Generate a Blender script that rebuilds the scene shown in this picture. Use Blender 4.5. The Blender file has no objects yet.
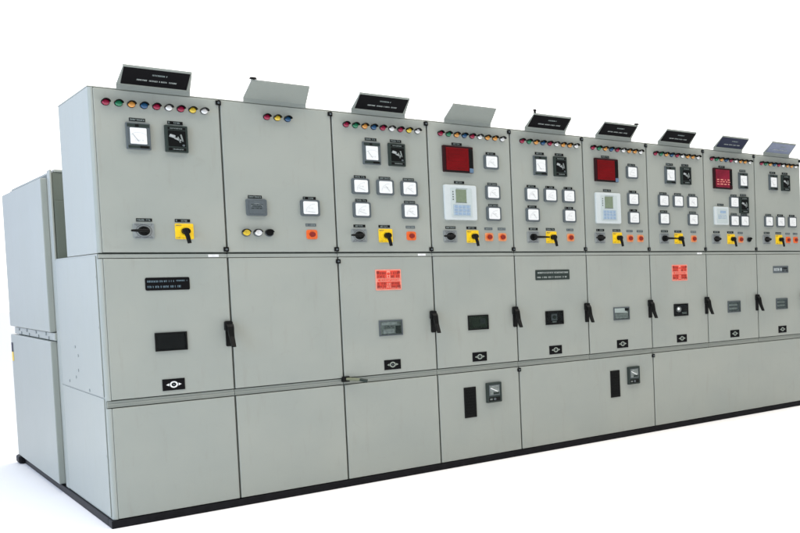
import bpy, bmesh, math, random
from mathutils import Vector, Matrix
random.seed(7)
sc = bpy.context.scene
col = sc.collection
R = math.radians

# ------------------------------------------------------------------ materials
def new_mat(name):
    m = bpy.data.materials.new(name); m.use_nodes = True
    nt = m.node_tree; b = nt.nodes['Principled BSDF']
    return m, nt, b

def plain(name, colr, rough=.5, metal=0., spec=.5, coat=0., vary=.08, vscale=60.):
    """plain coating with a little mottling of its own colour and gloss"""
    m, nt, b = new_mat(name)
    tc = nt.nodes.new('ShaderNodeTexCoord'); n = nt.nodes.new('ShaderNodeTexNoise')
    n.inputs['Scale'].default_value = vscale; n.inputs['Detail'].default_value = 3
    nt.links.new(tc.outputs['Object'], n.inputs['Vector'])
    r = nt.nodes.new('ShaderNodeValToRGB')
    r.color_ramp.elements[0].position = .3; r.color_ramp.elements[1].position = .7
    r.color_ramp.elements[0].color = [c*(1-vary) for c in colr]+[1]
    r.color_ramp.elements[1].color = [min(1, c*(1+vary)) for c in colr]+[1]
    nt.links.new(n.outputs['Fac'], r.inputs['Fac'])
    nt.links.new(r.outputs['Color'], b.inputs['Base Color'])
    b.inputs['Roughness'].default_value = rough; b.inputs['Metallic'].default_value = metal
    b.inputs['Specular IOR Level'].default_value = spec; b.inputs['Coat Weight'].default_value = coat
    return m

def paint(name, colr, rough=.38, wave=.25):
    """powder coat on sheet steel: fine orange peel, slightly wavy sheet, faint grime marks"""
    m, nt, b = new_mat(name)
    N = nt.nodes.new; Lk = nt.links.new
    tc = N('ShaderNodeTexCoord'); oi = N('ShaderNodeObjectInfo')
    add = N('ShaderNodeVectorMath'); add.operation = 'MULTIPLY_ADD'
    cx = N('ShaderNodeCombineXYZ')
    for k in range(3): Lk(oi.outputs['Random'], cx.inputs[k])
    add.inputs[1].default_value = (9, 7, 5)
    Lk(cx.outputs[0], add.inputs[0]); Lk(tc.outputs['Object'], add.inputs[2])
    big = N('ShaderNodeTexNoise'); big.inputs['Scale'].default_value = 2.6; big.inputs['Detail'].default_value = 4
    Lk(add.outputs[0], big.inputs['Vector'])
    rp = N('ShaderNodeValToRGB')
    rp.color_ramp.elements[0].position = .25; rp.color_ramp.elements[1].position = .75
    rp.color_ramp.elements[0].color = (colr[0]*.93, colr[1]*.945, colr[2]*.95, 1)
    rp.color_ramp.elements[1].color = (colr[0]*1.06, colr[1]*1.045, colr[2]*1.03, 1)
    Lk(big.outputs['Fac'], rp.inputs['Fac'])
    # grime: thin, streaky, browner
    mp = N('ShaderNodeMapping'); mp.inputs['Scale'].default_value = (9, 9, 1.2)
    Lk(add.outputs[0], mp.inputs['Vector'])
    gr = N('ShaderNodeTexNoise'); gr.inputs['Scale'].default_value = 3.; gr.inputs['Detail'].default_value = 8; gr.inputs['Roughness'].default_value = .65
    Lk(mp.outputs[0], gr.inputs['Vector'])
    gm = N('ShaderNodeMapRange'); gm.inputs[1].default_value = .56; gm.inputs[2].default_value = .8; gm.inputs[3].default_value = 0; gm.inputs[4].default_value = .24
    Lk(gr.outputs['Fac'], gm.inputs[0])
    mx = N('ShaderNodeMix'); mx.data_type = 'RGBA'
    Lk(gm.outputs[0], mx.inputs['Factor']); Lk(rp.outputs['Color'], mx.inputs['A'])
    mx.inputs['B'].default_value = (colr[0]*.72, colr[1]*.62, colr[2]*.5, 1)
    # hand marks and scuffs: small smudges, in places only
    sm = N('ShaderNodeTexNoise'); sm.inputs['Scale'].default_value = 14; sm.inputs['Detail'].default_value = 6; sm.inputs['Distortion'].default_value = 1.4
    Lk(add.outputs[0], sm.inputs['Vector'])
    s1 = N('ShaderNodeMapRange'); s1.inputs[1].default_value = .63; s1.inputs[2].default_value = .76; s1.inputs[3].default_value = 0; s1.inputs[4].default_value = .17
    Lk(sm.outputs['Fac'], s1.inputs[0])
    m2 = N('ShaderNodeMix'); m2.data_type = 'RGBA'; Lk(s1.outputs[0], m2.inputs['Factor']); Lk(mx.outputs['Result'], m2.inputs['A'])
    m2.inputs['B'].default_value = (colr[0]*.80, colr[1]*.76, colr[2]*.70, 1)
    Lk(m2.outputs['Result'], b.inputs['Base Color'])
    rg = N('ShaderNodeMapRange'); rg.inputs[3].default_value = rough-.06; rg.inputs[4].default_value = rough+.1
    Lk(big.outputs['Fac'], rg.inputs[0]); Lk(rg.outputs[0], b.inputs['Roughness'])
    fine = N('ShaderNodeTexNoise'); fine.inputs['Scale'].default_value = 420; fine.inputs['Detail'].default_value = 1
    Lk(tc.outputs['Object'], fine.inputs['Vector'])
    b1 = N('ShaderNodeBump'); b1.inputs['Strength'].default_value = .05; b1.inputs['Distance'].default_value = .0006
    Lk(fine.outputs['Fac'], b1.inputs['Height'])
    b2 = N('ShaderNodeBump'); b2.inputs['Strength'].default_value = wave; b2.inputs['Distance'].default_value = .012
    Lk(big.outputs['Fac'], b2.inputs['Height']); Lk(b1.outputs[0], b2.inputs['Normal'])
    Lk(b2.outputs[0], b.inputs['Normal'])
    return m

GREY = (.326, .354, .324)
M = {}
M['paint'] = paint('grey_powder_coat', GREY)
M['paint_side'] = paint('grey_powder_coat_side', GREY)
M['hood'] = paint('hood_coat', (.262, .29, .265), .45)
M['frame'] = paint('frame_coat', (.28, .305, .275), .45)
M['rearface'] = paint('shaded_rear_sheet', (.12, .14, .115), .5)  # shade on the face behind the gap is put into this darker colour
M['gap'] = plain('rubber_seal', (.075, .088, .076), .8)
M['black'] = plain('black_plastic', (.005, .0055, .0055), .45, spec=.14)
M['blacksat'] = plain('black_enamel', (.004, .004, .005), .55, spec=.10)
M['channel'] = plain('black_steel', (.007, .007, .009), .55, spec=.15, vary=.3, vscale=25)
M['slate'] = plain('slate_bezel', (.085, .105, .115), .4)
M['darkgreen'] = plain('dark_green_bezel', (.024, .036, .032), .45, spec=.25)
M['dial'] = plain('white_dial', (.80, .83, .83), .35, coat=.3, vary=.02)
M['ink'] = plain('printed_ink', (.12, .13, .14), .6)
M['paleink'] = plain('faded_ink', (.58, .60, .61), .6)
M['white'] = plain('white_print', (.78, .80, .80), .5)
M['plate2'] = plain('dull_white_print', (.28, .32, .28), .5)
M['dimprint'] = plain('dull_print', (.36, .40, .38), .55)
M['greytext'] = plain('grey_print', (.24, .29, .28), .6)
M['bluetext'] = plain('blue_grey_print', (.13, .20, .24), .5)
M['plate'] = plain('switch_plate', (.25, .28, .28), .4)
M['yellow'] = plain('yellow_plate', (.85, .58, .012), .4)
M['orange'] = plain('orange_plate', (.78, .15, .03), .4)
M['orangepale'] = plain('pale_orange_plate', (.70, .30, .13), .45)
M['darkred'] = plain('dark_red_button', (.22, .015, .01), .35)
M['redscreen'] = plain('red_filter', (.14, .001, .003), .4, spec=.2, vary=.18, vscale=9)
M['pinkscreen'] = plain('washed_red_filter', (.19, .010, .028), .35, spec=.3, vary=.35, vscale=12)
M['redframe'] = plain('red_display_case', (.022, .003, .005), .45, spec=.2)
M['relay'] = plain('pale_relay_case', (.56, .62, .63), .4, vary=.015)
M['relaypad'] = plain('pale_blue_keypad', (.40, .50, .58), .45, vary=.02)
M['relayface'] = plain('relay_face', (.48, .55, .55), .45, vary=.02)
M['lcd'] = plain('olive_display', (.18, .23, .155), .3)
M['key'] = plain('keypad_keys', (.27, .38, .52), .5)
M['bluecap'] = plain('steel_blue_cap', (.10, .17, .26), .4)
M['navy'] = plain('navy_label', (.022, .027, .052), .5, spec=.15)
M['midblue'] = plain('blue_label', (.17, .20, .28), .45)
M['signred'] = plain('sign_red', (.74, .065, .035), .45, vary=.1, vscale=40)
M['signdark'] = plain('sign_dark_red', (.26, .022, .015), .5)
M['signpink'] = plain('sign_pink', (.78, .30, .23), .5)
M['steel'] = plain('bare_steel', (.42, .44, .44), .35, metal=.8)
M['khaki'] = plain('dull_brass', (.17, .19, .13), .45, metal=.5)
M['winblack'] = plain('black_interior', (.004, .005, .005), .5, spec=.12)
M['wingreen'] = plain('dark_green_interior', (.016, .030, .016), .5, spec=.2, vary=.3, vscale=30)
M['wingrey'] = plain('grey_interior', (.19, .22, .21), .5, vary=.35, vscale=45)
M['winlight'] = plain('light_interior', (.34, .37, .37), .45, vary=.25, vscale=45)
for n, c in dict(red=(.32, .008, .05), green=(.012, .20, .09), amber=(.72, .33, .07), blue=(.012, .085, .20),
                 clear=(.86, .88, .86), yellow=(.78, .56, .05)).items():
    M['lens_'+n] = plain('lens_'+n, c, .22, coat=.5, vary=.15)
M['glass'] = None
m, nt, b = new_mat('window_glass'); out = nt.nodes['Material Output']
tr = nt.nodes.new('ShaderNodeBsdfTransparent'); gl = nt.nodes.new('ShaderNodeBsdfGlossy'); mixs = nt.nodes.new('ShaderNodeMixShader')
gl.inputs['Roughness'].default_value = .06; tr.inputs['Color'].default_value = (.9, .93, .92, 1)
fr = nt.nodes.new('ShaderNodeFresnel'); fr.inputs['IOR'].default_value = 1.18
nt.links.new(fr.outputs[0], mixs.inputs[0]); nt.links.new(tr.outputs[0], mixs.inputs[1]); nt.links.new(gl.outputs[0], mixs.inputs[2])
nt.links.new(mixs.outputs[0], out.inputs['Surface']); M['glass'] = m
M['floor'] = plain('white_floor', (.93, .93, .93), .7, vary=.004, vscale=3, spec=.2)

# ------------------------------------------------------------------ mesh builder
class MB:
    def __init__(s): s.bm = bmesh.new(); s.mats = []
    def mi(s, k):
        if k not in s.mats: s.mats.append(k)
        return s.mats.index(k)
    def _merge(s, t, k, smooth=False, mtx=None):
        i = s.mi(k); vm = {}
        for v in t.verts: vm[v] = s.bm.verts.new(mtx @ v.co if mtx else v.co)
        for f in t.faces:
            try: nf = s.bm.faces.new([vm[v] for v in f.verts])
            except ValueError: continue
            nf.material_index = i; nf.smooth = smooth
        t.free()
    def box(s, x0, x1, y0, y1, z0, z1, k, bev=0., seg=2, mtx=None):
        t = bmesh.new(); bmesh.ops.create_cube(t, size=1)
        for v in t.verts:
            v.co = Vector(((x0+x1)/2+v.co.x*(x1-x0), (y0+y1)/2+v.co.y*(y1-y0), (z0+z1)/2+v.co.z*(z1-z0)))
        if bev: bmesh.ops.bevel(t, geom=list(t.edges), offset=bev, segments=seg, affect='EDGES', profile=.5)
        s._merge(t, k, False, mtx)
    def rbox(s, cx, cz, w, h, y0, y1, k, r, bev=0.):
        """plate facing -Y with rounded corners"""
        pts = []
        for (sx, sz, a0) in ((1, 1, 0), (-1, 1, 90), (-1, -1, 180), (1, -1, 270)):
            for q in range(5):
                a = R(a0+q*22.5)
                pts.append((cx+sx*(w/2-r)+r*math.cos(a), cz+sz*(h/2-r)+r*math.sin(a)))
        s.prism(pts, y0, y1, k, bev)
    def prism(s, pts, y0, y1, k, bev=0., mtx=None):
        t = bmesh.new()
        vs = [t.verts.new((x, y0, z)) for x, z in pts]
        f = t.faces.new(vs)
        e = bmesh.ops.extrude_face_region(t, geom=[f])
        for v in e['geom']:
            if isinstance(v, bmesh.types.BMVert): v.co.y = y1
        bmesh.ops.recalc_face_normals(t, faces=t.faces)
        if bev:
            ed = [q for q in t.edges if abs(q.verts[0].co.y-y0) < 1e-6 and abs(q.verts[1].co.y-y0) < 1e-6]
            bmesh.ops.bevel(t, geom=ed, offset=bev, segments=2, affect='EDGES', profile=.5)
        s._merge(t, k, False, mtx)
    def cyl(s, c, r, y0, y1, k, seg=24, r1=None, mtx=None):
        """axis along Y, centre (x,z)"""
        t = bmesh.new(); r1 = r if r1 is None else r1
        a = [t.verts.new((c[0]+r*math.cos(q*2*math.pi/seg), y0, c[1]+r*math.sin(q*2*math.pi/seg))) for q in range(seg)]
        b2 = [t.verts.new((c[0]+r1*math.cos(q*2*math.pi/seg), y1, c[1]+r1*math.sin(q*2*math.pi/seg))) for q in range(seg)]
        t.faces.new(a); t.faces.new(b2)
        for q in range(seg): t.faces.new((a[q], a[(q+1) % seg], b2[(q+1) % seg], b2[q]))
        bmesh.ops.recalc_face_normals(t, faces=t.faces)
        s._merge(t, k, False, mtx)
    def dome(s, c, r, y, h, k, seg=20, rings=5):
        t = bmesh.new(); rows = []
        for j in range(rings):
            a = j/rings*math.pi/2
            rows.append([t.verts.new((c[0]+r*math.cos(a)*math.cos(q*2*math.pi/seg), y-h*math.sin(a), c[1]+r*math.cos(a)*math.sin(q*2*math.pi/seg))) for q in range(seg)])
        top = t.verts.new((c[0], y-h, c[1]))
        for j in range(rings-1):
            for q in range(seg): t.faces.new((rows[j][q], rows[j][(q+1) % seg], rows[j+1][(q+1) % seg], rows[j+1][q]))
        for q in range(seg): t.faces.new((rows[-1][q], rows[-1][(q+1) % seg], top))
        bmesh.ops.recalc_face_normals(t, faces=t.faces)
        s._merge(t, k, True)
    def arc(s, c, ri, ro, a0, a1, y0, y1, k, seg=14):
        """ring sector plate, angles in degrees"""
        pts = [(c[0]+ro*math.cos(R(a0+(a1-a0)*q/seg)), c[1]+ro*math.sin(R(a0+(a1-a0)*q/seg))) for q in range(seg+1)]
        pin = [(c[0]+ri*math.cos(R(a0+(a1-a0)*q/seg)), c[1]+ri*math.sin(R(a0+(a1-a0)*q/seg))) for q in range(seg+1)]
        for q in range(seg):
            s.prism([pts[q], pts[q+1], pin[q+1], pin[q]], y0, y1, k)
    def bar(s, p, q, r, k, seg=10, r1=None):
        p, q = Vector(p), Vector(q); d = q-p; L = d.length
        mt = Matrix.Translation(p) @ Vector((0, 1, 0)).rotation_difference(d).to_matrix().to_4x4()
        s.cyl((0, 0), r, 0, L, k, seg, r1, mt)
    def strokes(s, x0, x1, z0, z1, y, k, rows=1, seed=1, fill=.6, th=.0008, density=1.):
        """unreadable lines of small print, as blurred as on the real plate"""
        rn = random.Random(seed); h = (z1-z0)/rows
        for j in range(rows):
            zc = z0+(j+.5)*h; g = h*fill; x = x0
            while x < x1:
                w = g*rn.uniform(.3, .62)/density
                if x+w > x1: break
                if rn.random() < .87:
                    lw = g*.16
                    v = rn.random()
                    s.box(x, x+lw, y-th, y, zc-g/2, zc+g/2, k)
                    if v < .75: s.box(x+lw, x+w, y-th, y, zc+g/2-lw, zc+g/2, k)
                    if v > .3: s.box(x+lw, x+w, y-th, y, zc-g/2, zc-g/2+lw, k)
                    if v > .5: s.box(x+w-lw, x+w, y-th*1.2, y, zc-g/2+lw, zc+g/2-lw, k)
                x += w+g*.2
    def mesh(s, name):
        me = bpy.data.meshes.new(name)
        bmesh.ops.recalc_face_normals(s.bm, faces=s.bm.faces)
        s.bm.to_mesh(me); s.bm.free()
        for k in s.mats: me.materials.append(M[k])
        return me
    def build(s, name, parent=None, loc=(0, 0, 0)):
        return place(name, s.mesh(name), parent, loc)

def place(name, me, parent=None, loc=(0, 0, 0)):
    o = bpy.data.objects.new(name, me); col.objects.link(o); o.location = loc
    if parent: o.parent = parent
    return o
def empty(name, loc, label, cat, group=None):
    o = bpy.data.objects.new(name, None); col.objects.link(o); o.location = loc; o.empty_display_size = .1
    o['label'] = label; o['category'] = cat
    if group: o['group'] = group
    return o
CACHE = {}
def cached(key, fn):
    if key not in CACHE: CACHE[key] = fn()
    return CACHE[key]

# ------------------------------------------------------------------ instrument meshes (local origin = centre, face plane y=0, front towards -Y)
def me_lamp(c):
    m = MB(); m.cyl((0, 0), .0195, -.004, .001, 'steel', 24); m.cyl((0, 0), .0180, -.007, -.003, 'black', 24)
    m.cyl((0, 0), .0160, -.014, -.006, 'lens_'+c, 24); m.dome((0, 0), .0160, -.014, .006, 'lens_'+c)
    m.arc((0, 0), .0163, .0195, 5, 175, -.040, -.006, 'black', 14)
    return m.mesh('indicator_lamp')
def me_meter(kind, needle=165):
    m = MB(); w, h = .108, .104
    m.rbox(0, 0, w, h, -.016, .001, 'slate', .012, .003)
    fk = 'dial' if kind == 'white' else 'slate'
    m.rbox(0, .001, .082, .080, -.0185, -.0155, fk, .008, .001)
    if kind == 'white':
        m.arc((0.024, -.026), .050, .0515, 92, 178, -.0192, -.0184, 'paleink', 16)
        for q in range(7):
            a = R(94+q*13.6); m.bar((.024+.046*math.cos(a), -.0188, -.026+.046*math.sin(a)), (.024+.052*math.cos(a), -.0188, -.026+.052*math.sin(a)), .0007, 'paleink', 5)
        m.bar((.024, -.0192, -.026), (.024+.044*math.cos(R(needle)), -.0192, -.026+.044*math.sin(R(needle))), .0007, 'plate', 5)
        m.strokes(-.012, .014, -.006, .004, -.0185, 'paleink', 1, 3)
    else:
        m.strokes(-.028, .030, -.012, .022, -.0185, 'darkgreen', 3, 5)
        m.rbox(0, 0.002, .070, .062, -.0192, -.0184, 'plate', .004) if kind == 'x' else None
        m.arc((0, -.012), .034, .036, 30, 150, -.0192, -.0184, 'plate', 12)
    return m.mesh('panel_meter')
def me_voltmeter():
    m = MB(); m.rbox(0, 0, .108, .149, -.018, .001, 'slate', .004, .003)
    m.box(-.050, .050, -.0195, -.0175, .050, .068, 'darkgreen', .001); m.box(-.048, .048, -.0195, -.0175, -.068, -.052, 'darkgreen', .001)
    m.box(-.014, .002, -.0215, -.0185, .052, .066, 'black', .001); m.box(.004, .042, -.0215, -.0185, -.066, -.054, 'black', .001)
    m.rbox(-.001, .001, .074, .090, -.0215, -.017, 'dial', .004, .001)
    m.arc((0, -.03), .050, .0515, 45, 135, -.0222, -.0214, 'paleink', 14)
    m.bar((0, -.0222, -.03), (-.028, -.0222, .012), .0007, 'ink', 5)
    m.strokes(-.02, .02, -.028, -.018, -.0215, 'paleink', 1, 8)
    return m.mesh('voltmeter')
def me_relay():
    m = MB(); m.rbox(0, 0, .106, .153, -.022, .001, 'darkgreen', .004, .003)
    m.box(-.040, .042, -.0235, -.0215, -.044, .046, 'winblack', .002)
    # bright mechanism pieces seen behind the cover
    mt = Matrix.Rotation(R(24), 4, 'Y')
    m.box(-.038, -.010, -.026, -.0232, -.002, .016, 'winlight', .003, mtx=Matrix.Rotation(R(18), 4, 'Y'))
    m.box(-.012, .022, -.0255, -.0232, -.006, .004, 'winlight', .002, mtx=mt)
    m.box(.004, .012, -.0255, -.0232, -.026, .010, 'wingrey', .002, mtx=Matrix.Rotation(R(-20), 4, 'Y'))
    m.box(.020, .028, -.0255, -.0232, -.020, .022, 'wingrey', .002, mtx=Matrix.Rotation(R(-12), 4, 'Y'))
    m.box(-.040, .042, -.0238, -.0215, .052, .066, 'black', .001); m.strokes(-.03, .03, .054, .064, -.0238, 'greytext', 1, 4)
    m.box(-.040, .042, -.0238, -.0215, -.068, -.052, 'black', .001); m.strokes(-.02, .03, -.065, -.055, -.0238, 'greytext', 1, 6)
    m.cyl((.03, -.036), .006, -.027, -.022, 'slate', 12)
    return m.mesh('protection_relay')
def me_reddisplay(pink):
    m = MB(); m.rbox(0, 0, .212, .186, -.022, .001, 'redframe' if not pink else 'redframe', .006, .003)
    m.box(-.088, .072, -.0245, -.0215, -.080, .080, 'pinkscreen' if pink else 'redscreen', .002)
    m.box(.077, .101, -.0240, -.0215, -.055, .078, 'black', .001)
    m.box(.076, .103, -.0265, -.0215, -.091, -.060, 'bluecap' if not pink else 'redframe', .002)
    m.box(-.099, .073, -.0240, -.0215, -.0905, -.0835, 'black', .001)
    if pink:  # pale bars paint in the white streaks reflected on the filter
        rn = random.Random(5)
        for j, z in enumerate((-.012, -.03, -.052)):
            x = -.075
            while x < .06:
                w = rn.uniform(.012, .03)
                m.box(x, x+w, -.0255, -.0244, z-.003, z+rn.uniform(.002, .006), 'signpink', 0); x += w+rn.uniform(.008, .02)
    else:
        # three rows of dark digit windows under the filter
        for z in (.048, 0, -.048): m.box(-.070, .052, -.0252, -.0244, z-.015, z+.015, 'redscreen', .001)
    return m.mesh('digital_display')
def me_numrelay(small):
    m = MB()
    if not small:
        m.rbox(0, 0, .230, .248, -.018, .001, 'relay', .012, .004)
        m.rbox(.004, 0, .150, .205, -.0205, -.0175, 'relayface', .006, .001)
        m.box(-.036, .038, -.0225, -.0200, .000, .092, 'lcd', .002)
        m.box(-.040, .042, -.0212, -.0200, -.003, -.0005, 'slate'); m.box(-.056, .066, -.0218, -.0203, -.092, -.016, 'relaypad', .002)
        for i in range(4):
            for j in range(3):
                m.box(-.047+i*.028, -.027+i*.028, -.0245, -.0215, -.086+j*.024, -.070+j*.024, 'key', .002)
        for j in range(4): m.cyl((-.056, .02+j*.018), .004, -.0225, -.02, 'darkgreen', 10)
        m.strokes(-.03, .05, .094, .101, -.0205, 'greytext', 1, 5)
    else:
        m.rbox(0, 0, .164, .163, -.018, .001, 'relay', .008, .004)
        m.rbox(.005, 0, .120, .130, -.0205, -.0175, 'relayface', .004, .001)
        m.box(-.020, .045, -.022, -.0203, .022, .046, 'key', .001)
        m.strokes(-.045, .055, -.030, .012, -.0205, 'key', 3, 12)
    return m.mesh('numeric_relay')
def me_switch(direction):
    m = MB(); m.rbox(0, 0, .096, .088, -.005, .001, 'plate', .008, .001)
    m.arc((0, 0), .034, .037, 0, 360, -.0056, -.0049, 'ink', 24)
    for a in (45, 135, 225, 315): m.bar((.038*math.cos(R(a)), -.0052, .038*math.sin(R(a))), (.050*math.cos(R(a)), -.0052, .044*math.sin(R(a))), .0012, 'ink', 5)
    m.strokes(-.040, .040, .033, .041, -.005, 'ink', 1, 9); m.strokes(-.040, .040, -.041, -.033, -.005, 'ink', 1, 10)
    m.cyl((0, 0), .024, -.024, -.005, 'black', 24, .027); m.cyl((0, 0), .014, -.050, -.024, 'black', 20)
    d = -1 if direction == 'left' else 1
    L = .066 if d < 0 else .105
    m.bar((-d*.012, -.050, 0), (d*L*.5, -.053, 0), .0105, 'black', 12, .0085)
    m.bar((d*L*.5, -.053, 0), (d*L, -.055, 0), .0085, 'black', 12, .0055)
    return m.mesh('selector_switch')
def me_yellow():
    m = MB(); m.rbox(0, 0, .088, .090, -.006, .001, 'yellow', .006, .002)
    m.arc((0, 0), .037, .040, 0, 360, -.0066, -.0059, 'ink', 24) if False else None
    m.strokes(-.040, -.012, .030, .040, -.006, 'ink', 1, 11); m.strokes(-.040, -.016, -.040, -.032, -.006, 'ink', 1, 15)
    m.cyl((0, 0), .027, -.022, -.006, 'yellow', 24, .031); m.cyl((0, 0), .019, -.056, -.022, 'black', 20)
    m.bar((-.010, -.056, .014), (.002, -.062, -.030), .013, 'black', 12, .011)
    m.bar((.002, -.062, -.030), (.008, -.066, -.070), .011, 'black', 12, .0095)
    return m.mesh('breaker_switch')
def me_button(kind):
    m = MB()
    if kind in ('orange', 'pale'):
        m.rbox(0, 0, .062, .060, -.004, .001, 'orange' if kind == 'orange' else 'orangepale', .012, .001)
        m.cyl((0, 0), .023, -.010, -.004, 'orange', 24); m.cyl((0, 0), .015, -.024, -.010, 'darkred', 20, .017)
    elif kind == 'black':
        m.cyl((0, 0), .024, -.012, .001, 'black', 24); m.cyl((0, 0), .017, -.026, -.012, 'black', 20)
    else:
        m.cyl((0, 0), .0235, -.008, .001, 'slate', 24); m.cyl((0, 0), .018, -.020, -.008, 'lens_'+kind if kind != 'dark' else 'black', 24)
        m.arc((0, 0), .0182, .0225, 10, 170, -.030, -.008, 'black', 14)
    return m.mesh('push_button')
def me_strip(w, pale, seed):
    m = MB(); m.box(-w/2, w/2, -.0025, .0005, -.009, .009, 'slate' if pale else 'black', .0006)
    m.strokes(-w/2+.004, w/2-.004, -.006, .006, -.0025, 'greytext' if pale else 'greytext', 1, seed, .8)
    return m.mesh('name_strip')
def me_hinge():
    m = MB(); m.box(-.015, .011, -.010, .018, -.014, .014, 'black', .003); m.cyl((-.002, 0), .006, -.0125, -.009, 'slate', 10)
    return m.mesh('hinge_cap')
def me_handle():
    m = MB(); m.rbox(0, .0, .034, .150, -.006, .001, 'black', .008, .002)
    m.rbox(-.004, .048, .040, .060, -.030, -.006, 'black', .010, .004)
    # lever: pivots under the top block and stands out at its lower end
    t = bmesh.new()
    prof = [(-.018, .060, -.030, .019), (-.030, .046, -.046, .017), (-.038, -.012, -.064, .0125), (-.076, -.076, -.098, .0105)]
    rings = []
    for (yb, z, yf, hw) in prof:
        rings.append([t.verts.new((-hw, yb, z)), t.verts.new((hw, yb, z)), t.verts.new((hw, yf, z)), t.verts.new((-hw, yf, z))])
    for a, b2 in zip(rings, rings[1:]):
        for q in range(4): t.faces.new((a[q], a[(q+1) % 4], b2[(q+1) % 4], b2[q]))
    t.faces.new(rings[0]); t.faces.new(rings[-1]); bmesh.ops.recalc_face_normals(t, faces=t.faces)
    bmesh.ops.bevel(t, geom=list(t.edges), offset=.003, segments=2, affect='EDGES', profile=.5)
    m._merge(t, 'black')
    m.cyl((0, .018), .007, -.0335, -.028, 'steel', 12)
    return m.mesh('door_handle')
def me_emblem(first):
    m = MB(); m.box(-.0525, .0525, -.004, .001, -.033, .033, 'blacksat', .001)
    k = 'white' if first else 'plate2'
    m.arc((0, 0), .0115, .0190, 0, 360, -.0052, -.0039, k, 28)
    m.prism([(-.036, 0), (-.022, .008), (-.022, -.008)], -.0052, -.0039, k); m.prism([(.036, 0), (.022, -.008), (.022, .008)], -.0052, -.0039, k)
    m.cyl((0, 0), .0045, -.0055, -.0039, 'slate', 10)
    return m.mesh('emblem_plate')
def me_window(kind):
    m = MB(); w, h, d = .150, .106, .012
    for (x0, x1, z0, z1) in ((-w/2, w/2, h/2-.008, h/2), (-w/2, w/2, -h/2, -h/2+.008), (-w/2, -w/2+.008, -h/2+.008, h/2-.008), (w/2-.008, w/2, -h/2+.008, h/2-.008)):
        m.box(x0, x1, -.009, .001, z0, z1, 'black' if kind not in ('light', 'glare', 'lines') else 'slate', .001)
    bk = dict(black='winblack', light='wingrey', green='wingreen', mid='winblack', glare='wingrey', knob='winblack', lines='wingrey')[kind]
    m.box(-w/2+.008, w/2-.008, -.0015, .001, -h/2+.008, h/2-.008, bk)
    Y = -.0015
    if kind == 'light':
        m.box(-.060, .040, Y-.003, Y, .020, .040, 'winlight', .001); m.box(-.050, .022, Y-.003, Y, -.038, -.008, 'winlight', .001)
        m.box(.030, .062, Y-.004, Y, -.040, .012, 'darkgreen', .001); m.strokes(-.04, .02, -.004, .016, Y, 'darkgreen', 2, 31)
    elif kind == 'mid':
        m.box(-.028, .022, Y-.004, Y, -.022, .030, 'slate', .002); m.cyl((-.003, .004), .014, Y-.009, Y-.004, 'darkgreen', 16)
        m.box(-.02, .015, Y-.004, Y, -.036, -.028, 'wingrey', .001)
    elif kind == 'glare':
        # painted glare: white shape for the reflection in the upper pane, dark corner block, grey mechanism below
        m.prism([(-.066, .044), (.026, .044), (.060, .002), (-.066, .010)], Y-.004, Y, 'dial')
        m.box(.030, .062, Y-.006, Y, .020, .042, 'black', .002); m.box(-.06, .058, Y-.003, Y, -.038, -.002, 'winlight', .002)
        m.strokes(-.05, .05, -.032, -.010, Y-.003, 'greytext', 2, 17)
    elif kind == 'knob':
        m.cyl((-.026, .006), .024, Y-.009, Y, 'winlight', 20); m.cyl((-.032, .010), .012, Y-.012, Y-.009, 'dial', 16)
        m.box(.010, .058, Y-.003, Y, -.036, -.020, 'wingrey', .001)
    elif kind == 'lines':
        for q in range(5): m.box(-.060, .058, Y-.004, Y, -.038+q*.0165, -.029+q*.0165, 'winlight' if q % 2 else 'slate', .001)
        m.box(.038, .058, Y-.006, Y, -.030, .036, 'slate', .001)
    elif kind == 'green':
        m.box(-.05, .0, Y-.004, Y, -.03, .03, 'wingreen', .002); m.box(.012, .052, Y-.003, Y, -.012, .028, 'darkgreen', .002)
    m.box(-w/2+.008, w/2-.008, -.0145, -.0125, -h/2+.008, h/2-.008, 'glass') if False else None
    return m.mesh('viewing_window')
def me_pane():
    m = MB(); m.box(-.066, .066, -.0165, -.0145, -.044, .044, 'glass'); return m.mesh('pane')
def me_danger(seed):
    m = MB(); m.rbox(0, 0, .164, .140, -.003, .001, 'signpink', .006, .0006)
    m.rbox(0, 0, .148, .124, -.0036, -.0028, 'signred', .004); m.box(-.074, .074, -.0040, -.0030, -.013, .009, 'signpink'); m.box(-.011, .011, -.0040, -.0030, .012, .060, 'signpink')
    m.box(-.070, .070, -.0044, -.0036, -.010, .006, 'signred')
    # four blocks of unreadable lettering with pale bands between them
    for sx in (-1, 1):
        for z0, z1, k in ((.010, .056, 1), (-.056, -.014, 3)):
            m.strokes(sx*.043-.028, sx*.043+.028, z0, z1, -.0036, 'signdark', 2, seed+k*sx, .78, .0012, 1.8)
            m.strokes(sx*.043-.030, sx*.043+.030, z0-.004, z0+.004, -.0036, 'signpink', 1, seed+k*sx+7, .9, .0016)
        m.box(sx*.066-.008, sx*.066+.008, -.0050, -.0035, .042, .058, 'signdark'); m.box(sx*.066-.008, sx*.066+.008, -.0050, -.0035, -.058, -.036, 'signdark')
    m.arc((0, .040), .0, .010, 0, 360, -.0048, -.0038, 'signred', 16)
    m.box(-.005, .005, -.0048, -.0038, .016, .027, 'signred')
    m.strokes(-.070, .070, -.010, .006, -.0044, 'signpink', 1, seed+9, .8, .0012)
    m.strokes(-.012, .014, -.056, -.020, -.0036, 'signpink', 2, seed+11, .8, .0012)
    return m.mesh('danger_sign')
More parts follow.
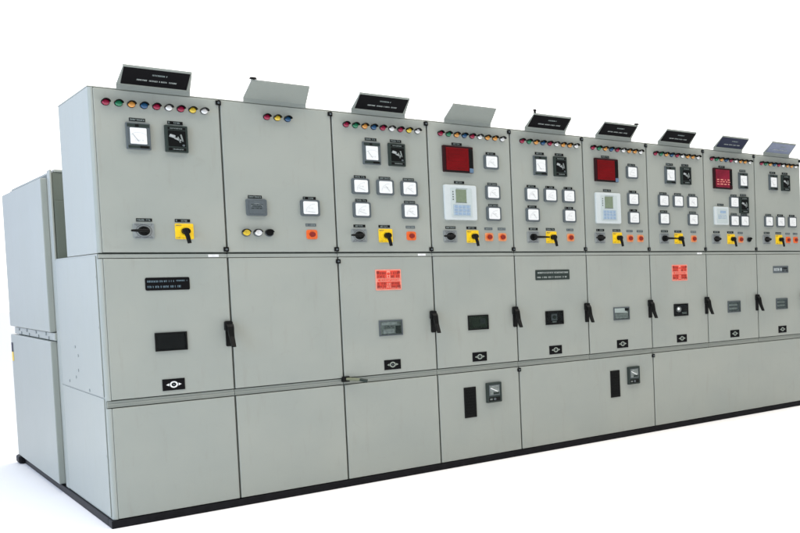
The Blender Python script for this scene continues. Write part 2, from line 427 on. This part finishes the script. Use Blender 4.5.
def me_doorlabel(kind):
    m = MB()
    if kind == 'first':
        m.rbox(0, 0, .206, .073, -.004, .001, 'blacksat', .008, .001)
        m.strokes(-.094, .030, .004, .026, -.004, 'bluetext', 1, 21, .5, .0012, 1.7); m.strokes(-.094, .060, -.028, -.004, -.004, 'bluetext', 1, 22, .5, .0012, 1.7)
        m.strokes(.04, .092, .010, .024, -.004, 'bluetext', 1, 24, .6, .0012, 1.7)
    elif kind == 'wide':
        m.rbox(0, 0, .284, .077, -.004, .001, 'darkgreen', .004, .001)
        m.strokes(-.130, .130, .003, .031, -.004, 'dimprint', 1, 25, .46, .0012, 1.7); m.strokes(-.130, .122, -.031, -.005, -.004, 'dimprint', 1, 26, .46, .0012, 1.7)
    else:
        m.rbox(0, 0, .200, .068, -.004, .001, 'slate', .004, .001)
        m.strokes(-.090, .010, -.022, .022, -.004, 'relay', 1, 28, .6, .0012, 1.8); m.strokes(.020, .092, -.026, .022, -.004, 'winblack', 2, 29, .8, .0014, 1.5)
    return m.mesh('door_label')
def me_slot():
    m = MB(); m.box(-.044, .044, -.006, .001, -.110, .110, 'black', .003); m.box(-.034, .034, -.0068, -.0055, -.098, .098, 'winblack')
    for q in range(9): m.box(-.033, .033, -.010, -.0062, -.094+q*.0215, -.086+q*.0215, 'winblack', .001)
    return m.mesh('vent_grille')
def me_gauge():
    m = MB(); m.rbox(0, 0, .112, .146, -.020, .001, 'darkgreen', .005, .003)
    m.box(-.040, .040, -.0222, -.0195, -.022, .056, 'slate', .002); m.box(-.034, .034, -.0230, -.0215, -.016, .050, 'wingrey', .001)
    m.bar((-.030, -.0245, .034), (.022, -.0245, .006), .0035, 'dial', 6); m.box(-.010, .034, -.0240, -.0225, -.014, .002, 'darkgreen', .001)
    m.box(-.042, .042, -.0215, -.0195, -.062, -.034, 'black', .001); m.cyl((.0, -.048), .009, -.026, -.021, 'slate', 14)
    m.box(-.036, -.018, -.0225, -.021, -.054, -.042, 'wingrey', .001)
    return m.mesh('meter_unit')
def me_hood(kind):
    """bent sheet: short riser, then a face leaning out over the front"""
    m = MB(); x0, x1 = .128, .456
    P0, P1, P2 = (.004, 2.440), (.002, 2.464), (-.112, 2.551); th = .003
    prof = [P0, P1, P2, (P2[0]-.001, P2[1]+.010), (P2[0]+.006, P2[1]+.010), (P2[0]+.006, P2[1]+.002), (P1[0]+.004, P1[1]+.004), (P0[0]+.004, P0[1])]
    t = bmesh.new(); a = []; b2 = []
    for j, (y, z) in enumerate(prof):
        top = j in (2, 3, 4, 5)
        a.append(t.verts.new((x0+(.010 if top else -.004), y, z))); b2.append(t.verts.new((x1-(.002 if top else -.004)-(.006 if top else 0), y, z)))
    n = len(prof)
    for q in range(n): t.faces.new((a[q], a[(q+1) % n], b2[(q+1) % n], b2[q]))
    # end faces as quads of the folded sheet
    for v in (a, b2):
        t.faces.new((v[0], v[1], v[6], v[7])); t.faces.new((v[1], v[2], v[5], v[6])); t.faces.new((v[2], v[3], v[4], v[5]))
    bmesh.ops.recalc_face_normals(t, faces=t.faces); m._merge(t, 'hood')
    # side gussets that hold the leaning face
    return m.mesh('nameplate_hood')
def me_hoodlabel(kind):
    m = MB(); key = dict(black='blacksat', navy='navy', blue='midblue')[kind]
    ang = math.atan2(.114, .087)
    # local: label lies on the leaning face; u along x, w up the slope
    mt = Matrix.Translation((.292, .002-.114*.55, 2.464+.087*.55)) @ Matrix.Rotation(ang, 4, 'X')
    L = .140
    m.box(-.151, .149, -.0035, -.0002, -.064, .060, key, .001, mtx=mt)
    k2 = MB(); k2.strokes(-.085, .105, -.032, -.010, 0, 'dimprint', 1, 41, .46, .001, 1.9); k2.strokes(-.020, .052, .012, .034, 0, 'greytext', 1, 43, .5, .001, 1.8)
    for v in k2.bm.verts: v.co = mt @ (v.co + Vector((0, -.0036, 0)))
    for f in k2.bm.faces:
        vs = [m.bm.verts.new(v.co) for v in f.verts]; nf = m.bm.faces.new(vs); nf.material_index = m.mi(k2.mats[f.material_index])
    k2.bm.free()
    return m.mesh('nameplate')

# ------------------------------------------------------------------ the cabinets
W = .6
ZT, ZS, ZL, ZB = 2.444, 1.529, .714, .045
LAMPS9 = ['red', 'green', 'amber', 'blue', 'red', 'clear', 'red', 'yellow', 'clear']
LAMPSB = ['red', 'green', 'amber', 'blue', 'red', 'clear', 'amber', 'amber', 'clear']
def m5(): return [('meter', .155, 1.964), ('meter', .308, 1.964), ('meter', .462, 1.964), ('meter', .156, 1.810), ('meter', .463, 1.810)]
A5 = [('volt', .232, 2.185), ('relay', .390, 2.187)] + m5() + [('switch', .134, 1.642, 'left'), ('yellow', .298, 1.642), ('orange', .464, 1.642)]
A5R = [('volt', .232, 2.185), ('relay', .396, 2.189)] + m5() + [('switch', .154, 1.642, 'right'), ('yellow', .304, 1.642), ('pale', .468, 1.642)]
AR = [('red', .203, 2.187), ('meter', .448, 2.185), ('num', .209, 1.882), ('meter', .451, 1.964), ('meter', .452, 1.810),
      ('switch', .130, 1.642, 'left'), ('yellow', .290, 1.642), ('pale', .412, 1.640), ('pale', .512, 1.640)]
SPECS = [
 dict(lab='end switchgear cabinet at the left with a black nameplate and plain black viewing window',
      lamps=LAMPS9, l0=.072, hood='black', inst=[('volt', .207, 2.185), ('relay', .380, 2.185), ('switch', .208, 1.655, 'left'), ('yellow', .395, 1.655)],
      win='black', doorlabel='first', emb=True, handle=True, cover=1),
 dict(lab='switchgear cabinet with blank grey nameplate, only three indicator lamps and an empty middle door',
      lamps=['red', 'yellow', 'blue'], l0=.239, hood=None, inst=[('dmeter', .160, 1.806), ('meter', .452, 1.812), ('bt', .100, 1.652, 'yellow'), ('bt', .161, 1.652, 'clear'), ('bt', .221, 1.652, 'dark'), ('orange', .456, 1.645)],
      win=None, cover=1, bolt='left'),
 dict(lab='switchgear cabinet with a red sign over a grey viewing window, beside the plain-doored cabinet',
      lamps=LAMPS9, l0=.084, hood='black', inst=A5, win='light', sign=True, emb=True, handle=True, cover=1, lever=True, midhinge=True),
 dict(lab='switchgear cabinet with a red display under a blank grey nameplate, black grille near its bottom',
      lamps=LAMPSB, l0=.089, hood=None, inst=AR, win='green', emb=True, handle=True, cover=1, low=True),
 dict(lab='switchgear cabinet with five square white meters and a wide dark label on its middle door',
      lamps=LAMPSB, l0=.092, hood='black', inst=A5R, win='mid', doorlabel='wide', emb=True, handle=True, cover=2, bolt='left', lowhinge=True),
 dict(lab='switchgear cabinet with a red display under a black nameplate, white patch in its viewing window',
      lamps=LAMPSB, l0=.089, hood='black', inst=AR, win='glare', emb=True, handle=True, cover=0, bolt='right', low=True),
 dict(lab='switchgear cabinet with a red sign over a dark viewing window holding a bright knob',
      lamps=LAMPSB, l0=.086, hood='black', inst=A5R, win='knob', sign=True, emb=True, handle=True, cover=3, lowhinge=True),
 dict(lab='switchgear cabinet with dark blue nameplate and streaked pinkish red display, second from right end',
      lamps=LAMPSB, l0=.089, hood='navy', inst=[('pink', .207, 2.188), ('volt', .453, 2.182), ('snum', .180, 1.852), ('meter', .338, 1.980), ('relay', .452, 1.958), ('meter', .335, 1.810), ('meter', .456, 1.810),
      ('switch', .120, 1.642, 'left'), ('yellow', .292, 1.642), ('pale', .408, 1.640), ('bt', .506, 1.638, 'dark')], win='lines', emb=True, handle=True, cover=0),
 dict(lab='last switchgear cabinet at the right with pale blue nameplate and one row of three meters',
      lamps=LAMPSB, l0=.084, hood='blue', inst=[('volt', .230, 2.188), ('relay', .390, 2.190), ('meter', .160, 1.814), ('meter', .314, 1.814), ('meter', .470, 1.814),
      ('switch', .130, 1.642, 'left'), ('yellow', .290, 1.642), ('orange', .412, 1.640), ('orange', .512, 1.640)], win='lines', doorlabel='short', emb=True, handle=True, cover=0),
]
GAPX = .0045
FR = .022          # doors stand this far proud of the frame
UD, LD = .88, 1.29 # depth of the upper and lower housing

for i, S in enumerate(SPECS):
    cab = empty('switchgear_cabinet', (W*i, 0, ZB), S['lab'], 'cabinet', 'switchgear cabinets standing in one row')
    def P(mb, name, parent=cab): return mb.build(name, parent, (0, 0, -ZB) if parent is cab else (0, 0, 0))
    xl = .022 if i == 0 else GAPX
    # housing (upper is shallower than lower); front face of the frame is the dark seal around the doors
    b = MB()
    b.box(.001, W-.001, FR+.004, UD, ZS+.0015, ZT-.006, 'paint_side', .002)
    b.box(.001, W-.001, FR+.004, LD, ZB, ZS-.0015, 'paint_side', .002)
    P(b, 'housing')
    b = MB(); b.box(.006, W-.006, FR-.002, FR+.0035, ZB+.006, ZT-.012, 'gap'); P(b, 'door_seal')
    b = MB(); b.box(.0005, W-.0005, .014, UD+.004, ZT-.0055, ZT+.001, 'frame', .001); P(b, 'roof_sheet')
    # rails between the doors
    b = MB(); b.box(.001 if i else .004, W-.001, .006, FR-.003, ZS-.026, ZS-.0045, 'paint', .0015); P(b, 'upper_rail')
    b = MB(); b.box(.001 if i else .004, W-.001, .012, FR-.003, ZL-.042, ZL-.005, 'frame', .002)
    b.box(.001 if i else .004, W-.001, .008, .0119, ZL-.027, ZL-.020, 'frame', .001); P(b, 'lower_rail')
    if i == 0:   # rounded corner trim on the exposed end of the row
        for (z0, z1) in ((ZS+.004, ZT-.007), (ZL-.002, ZS-.030), (ZB+.003, ZL-.046)):
            t = MB(); pr = []
            for q in range(9):
                a = R(180+q*11.25); pr.append((.0205+.0200*math.cos(a), FR-.001+.0200*math.sin(a)))
            pts = [(x, y) for x, y in pr]+[(.0205, FR+.0035), (.0005, FR+.0035)]
            tb = bmesh.new(); lo = [tb.verts.new((x, y, z0)) for x, y in pts]; hi = [tb.verts.new((x, y, z1)) for x, y in pts]
            tb.faces.new(lo); tb.faces.new(hi)
            for q in range(len(pts)): tb.faces.new((lo[q], lo[(q+1) % len(pts)], hi[(q+1) % len(pts)], hi[q]))
            bmesh.ops.recalc_face_normals(tb, faces=tb.faces); t._merge(tb, 'paint'); P(t, 'corner_trim')
    # instrument door
    b = MB(); b.box(xl, W-GAPX, 0, FR-.0025, ZS+.006, ZT-.009, 'paint', .0035, 3); d1 = P(b, 'instrument_door')
    for k, c in enumerate(S['lamps']):
        place('indicator_lamp', cached('lamp'+c, lambda: me_lamp(c)), d1, (S['l0']+k*.0562, 0, 2.360))
    sd = 0
    def strip(x, z, w=.072, pale=False):
        global sd
        k = (round(w, 3), pale, (i+int(x*100)) % 4)
        place('name_strip', cached(('strip',)+k, lambda: me_strip(w, pale, 50+k[2])), d1, (x, 0, z))
    for e in S['inst']:
        t, x, z = e[:3]; L = (x, 0, z)
        if t == 'meter': place('panel_meter', cached(('m', int(x*97+z*53+i) % 4), lambda: me_meter('white', 176-17*(int(x*97+z*53+i) % 4))), d1, L); strip(x, z+.062)
        elif t == 'dmeter': place('panel_meter', cached('dm', lambda: me_meter('dark')), d1, L); strip(x-.004, z+.064)
        elif t == 'volt': place('voltmeter', cached('v', me_voltmeter), d1, L); strip(x, z+.093)
        elif t == 'relay': place('protection_relay', cached('r', me_relay), d1, L); strip(x, z+.093)
        elif t in ('red', 'pink'): place('digital_display', cached(t, lambda: me_reddisplay(t == 'pink')), d1, L); strip(x, z+.108)
        elif t in ('num', 'snum'): place('numeric_relay', cached(t, lambda: me_numrelay(t == 'snum')), d1, L); strip(x, z+(.143 if t == 'num' else .100))
        elif t == 'switch': place('selector_switch', cached('s'+e[3], lambda: me_switch(e[3])), d1, L); strip(x+.004, z+.062)
        elif t == 'yellow': place('breaker_switch', cached('y', me_yellow), d1, L); strip(x-.006, z+.062)
        elif t in ('orange', 'pale'): place('push_button', cached(t, lambda: me_button(t)), d1, L); strip(x-.003, z+.060, .060, True)
        elif t == 'bt': place('push_button', cached('b'+e[3], lambda: me_button(e[3])), d1, L)
    for z in (ZT-.026, ZS+.022):
        place('hinge_cap', cached('hinge', me_hinge), d1, (W-.004, 0, z))
    # breaker door
    b = MB(); b.box(xl, W-GAPX, 0, FR-.0025, ZL+.001, ZS-.0295, 'paint', .0035, 3); d2 = P(b, 'breaker_door')
    if S['win']:
        wv = place('viewing_window', cached('w'+S['win'], lambda: me_window(S['win'])), d2, (.304, 0, 1.022))
        if S['win'] in ('light', 'green', 'mid', 'knob', 'lines', 'glare', 'black'):
            place('window_pane', cached('pane', me_pane), d2, (.304, 0.006, 1.022))
    if S.get('emb'): place('emblem_plate', cached(('em', i == 0), lambda: me_emblem(i == 0)), d2, (.304, 0, .773))
    if S.get('handle'): place('door_handle', cached('h', me_handle), d2, (.585, 0, 1.046))
    if S.get('sign'): place('danger_sign', cached('ds', lambda: me_danger(61)), d2, (.303, 0, 1.346))
    if S.get('doorlabel'): place('door_label', me_doorlabel(S['doorlabel']), d2, (.303, 0, 1.354))
    if S.get('midhinge'): place('hinge_cap', cached('hinge', me_hinge), d2, (.002, 0, ZS-.056))
    # bottom cover (some span two or three cabinets)
    if S['cover']:
        b = MB(); b.box(xl, W*S['cover']-GAPX, 0, FR-.0025, ZB+.004, ZL-.0465, 'paint', .0035, 3); d3 = P(b, 'bottom_cover')
        lows = [q for q in range(i, i+S['cover']) if SPECS[q].get('low')]
        for q in lows:
            place('vent_grille', cached('slot', me_slot), d3, (W*(q-i)+.221, 0, .450)); place('meter_unit', cached('gauge', me_gauge), d3, (W*(q-i)+.394, 0, .503))
        if S.get('lowhinge'): place('hinge_cap', cached('hinge', me_hinge), d3, (0.002, 0, ZL-.066))
    # hood with nameplate
    h = place('nameplate_hood', cached('hood', lambda: me_hood(0)), cab, (0, 0, -ZB))
    if S['hood']: place('nameplate', cached('hl'+S['hood'], lambda: me_hoodlabel(S['hood'])), h, (0, 0, 0))
    if S.get('bolt'):
        b = MB(); x = .150 if S['bolt'] == 'left' else .440
        top = 2.588 if i == 4 else 2.574; rr = .013 if i == 4 else .020
        b.bar((x, -.106, 2.560), (x, -.106, top-.006), .008, 'blacksat', 10); b.bar((x, -.106, top-.009), (x, -.106, top), rr, 'blacksat', 12, rr*.8)
        P(b, 'fixing_bolt', h) if False else b.build('fixing_bolt', h)
    if S.get('lever'):
        b = MB(); b.box(-.012, .030, -.018, .012, ZL-.026, ZL+.010, 'black', .003)
        b.bar((.010, -.012, ZL-.006), (.080, -.040, ZL-.016), .010, 'khaki', 10); b.bar((.080, -.040, ZL-.016), (.122, -.055, ZL-.030), .010, 'darkgreen', 10, .012)
        P(b, 'release_lever')
    if i in (0, 2, 6):
        b = MB(); x = .505; b.box(x, x+.052, .0045, .0065, ZS-.023, ZS-.008, 'white', .0005); P(b, 'rail_sticker')
    if i == 0:   # screws and holes in the exposed side, and its sheet joint
        b = MB()
        for (y, z) in ((.78, .985), (.70, .935), (.72, .845), (.80, .800), (1.02, .765), (.42, .745)):
            mt = Matrix.Translation((-.003, y, z)) @ Matrix.Rotation(R(-90), 4, 'Z')
            b.cyl((0, 0), .009, -.003, .003, 'plate', 12, mtx=mt)
        for z in (1.40, 1.12, .80, .40): 
            mt = Matrix.Translation((-.001, .06, z)) @ Matrix.Rotation(R(-90), 4, 'Z'); b.cyl((0, 0), .008, -.003, .003, 'frame', 12, mtx=mt)
        P(b, 'side_screw')
        b = MB(); b.box(-.0035, .0005, .05, LD-.02, ZB+.012, .722, 'paint_side', .0015); P(b, 'side_sheet')
        b = MB(); b.box(-.0035, .0005, .05, LD-.02, .730, ZS-.012, 'paint_side', .0015); P(b, 'side_sheet')

# ------------------------------------------------------------------ rear cable cabinet at the exposed end
rc = empty('cable_cabinet', (0, LD, ZB), 'pale grey cable cabinet with two side doors, behind the left end of the row', 'cabinet')
def PR(mb, name, parent=rc): return mb.build(name, parent, (0, -LD, -ZB) if parent is rc else (0, 0, 0))
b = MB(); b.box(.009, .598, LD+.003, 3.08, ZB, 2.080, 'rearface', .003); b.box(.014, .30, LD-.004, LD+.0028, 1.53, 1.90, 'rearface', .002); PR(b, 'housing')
b = MB(); b.box(-.002, .008, LD-.002, 1.385, ZB, 2.096, 'paint', .003); PR(b, 'corner_post')
b = MB(); b.box(.020, .590, LD-.002, 3.08, 2.0815, 2.098, 'paint', .003); PR(b, 'roof_sheet')
b = MB(); b.box(-.012, .0085, 1.387, 3.08, 1.000, 1.050, 'paint', .003)
for y in (1.60, 2.0, 2.4, 2.75):
    for z in (1.013, 1.037): b.cyl((0, 0), .011, -.004, .002, 'plate', 10, mtx=Matrix.Translation((-.012, y+.1*(z > 1.02), z)) @ Matrix.Rotation(R(-90), 4, 'Z'))
PR(b, 'middle_rail')
for nm, z0, z1 in (('upper', 1.056, 2.052), ('lower', .060, .994)):
    b = MB(); b.box(-.030, .004, 1.43, 3.14, z0, z1, 'paint_side', .005, 3); b.box(-.026, .044, 3.142, 3.18, z0+.01, z1-.01, 'frame', .003); d = PR(b, 'side_door')
    b = MB(); b.box(.0015, .0085, 1.387, 1.4285, z0+.006, z1-.006, 'frame', .001); PR(b, 'door_frame')
    if nm == 'lower':
        b = MB(); b.box(-.0325, -.0305, 3.06, 3.13, .86, .93, 'navy'); b.box(-.0325, -.0305, 3.06, 3.13, .79, .859, 'yellow'); b.build('caution_sticker', d)

# ------------------------------------------------------------------ base channel under everything
bf = empty('base_frame', (0, 0, 0), 'black steel base channel running along the floor under the whole row of grey cabinets', 'base frame')
b = MB(); b.box(-.010, W*9+.004, -.004, .090, 0, ZB-.001, 'channel', .004); b.build('front_channel', bf)
b = MB(); b.box(-.010, .080, .0905, 3.10, 0, ZB-.001, 'channel', .004); b.build('side_channel', bf)
b = MB(); b.box(.081, W*9, 1.20, LD-.01, 0.001, ZB-.003, 'channel', .004); b.build('cross_channel', bf)
b = MB(); b.box(-.045, .05, 3.02, 3.16, .002, .062, 'channel', .015); b.build('lifting_lug', bf)

# ------------------------------------------------------------------ floor, surroundings, lamps
fl = MB(); fl.box(-60, 60, -60, 60, -.05, -.0005, 'floor'); f = fl.build('floor'); f['kind'] = 'structure'

w = bpy.data.worlds.new('World'); sc.world = w; w.use_nodes = True
nt = w.node_tree; bg = nt.nodes['Background']
tc = nt.nodes.new('ShaderNodeTexCoord'); sep = nt.nodes.new('ShaderNodeSeparateXYZ'); nt.links.new(tc.outputs['Generated'], sep.inputs[0])
mr = nt.nodes.new('ShaderNodeMapRange'); mr.inputs[1].default_value = -.42; mr.inputs[2].default_value = .02; mr.inputs[3].default_value = 0; mr.inputs[4].default_value = 1
mr.interpolation_type = 'SMOOTHSTEP'
nt.links.new(sep.outputs['Y'], mr.inputs[0])
mx = nt.nodes.new('ShaderNodeMix'); mx.data_type = 'RGBA'
# bright blue-white sky on the left, plain white behind, dim room behind the photographer
mxl = nt.nodes.new('ShaderNodeMix'); mxl.data_type = 'RGBA'; mrl = nt.nodes.new('ShaderNodeMapRange'); mrl.interpolation_type = 'SMOOTHSTEP'
mrl.inputs[1].default_value = -.35; mrl.inputs[2].default_value = 0; nt.links.new(sep.outputs['X'], mrl.inputs[0]); nt.links.new(mrl.outputs[0], mxl.inputs['Factor'])
mxl.inputs['A'].default_value = (.80, 1.02, 1.45, 1); mxl.inputs['B'].default_value = (1.85, 1.80, 1.76, 1); nt.links.new(mxl.outputs['Result'], mx.inputs['B'])
mx.inputs['A'].default_value = (.25, .24, .225, 1)
nt.links.new(mr.outputs[0], mx.inputs['Factor']); nt.links.new(mx.outputs['Result'], bg.inputs['Color'])
bg.inputs['Strength'].default_value = 1.0

def area(name, loc, target, sx, sy, power, colr):
    l = bpy.data.lights.new(name, 'AREA'); l.shape = 'RECTANGLE'; l.size = sx; l.size_y = sy; l.energy = power; l.color = colr
    o = bpy.data.objects.new(name, l); col.objects.link(o); o.location = loc
    o.rotation_euler = (Vector(target)-Vector(loc)).to_track_quat('-Z', 'Y').to_euler()
    return o
area('window_light', (-6.5, -4.2, 3.2), (.4, 0, 1.4), 3.5, 3.0, 190, (.42, .68, 1.0))
area('floor_fill_light', (.3, -1.6, 6.2), (.3, -1.6, 0), 15, 4.5, 700, (1.0, .93, .85))  # added overhead fill, lifts the floor to white

cam = bpy.data.cameras.new('Camera'); co = bpy.data.objects.new('Camera', cam); col.objects.link(co); sc.camera = co
co.location = (-1.07567752, -6.58644923, 1.36045097)
co.rotation_euler = (R(87.39336945), R(1.29735586), R(-49.67425625))
cam.sensor_fit = 'HORIZONTAL'; cam.sensor_width = 36; cam.lens = 41.60554
cam.shift_x = -.6076307; cam.shift_y = .0524145; cam.clip_end = 500; cam.clip_start = .05

sc.view_settings.view_transform = 'Standard'; sc.view_settings.look = 'None'; sc.view_settings.exposure = 0; sc.view_settings.gamma = 1
sc.render.engine = 'CYCLES'; sc.cycles.max_bounces = 8
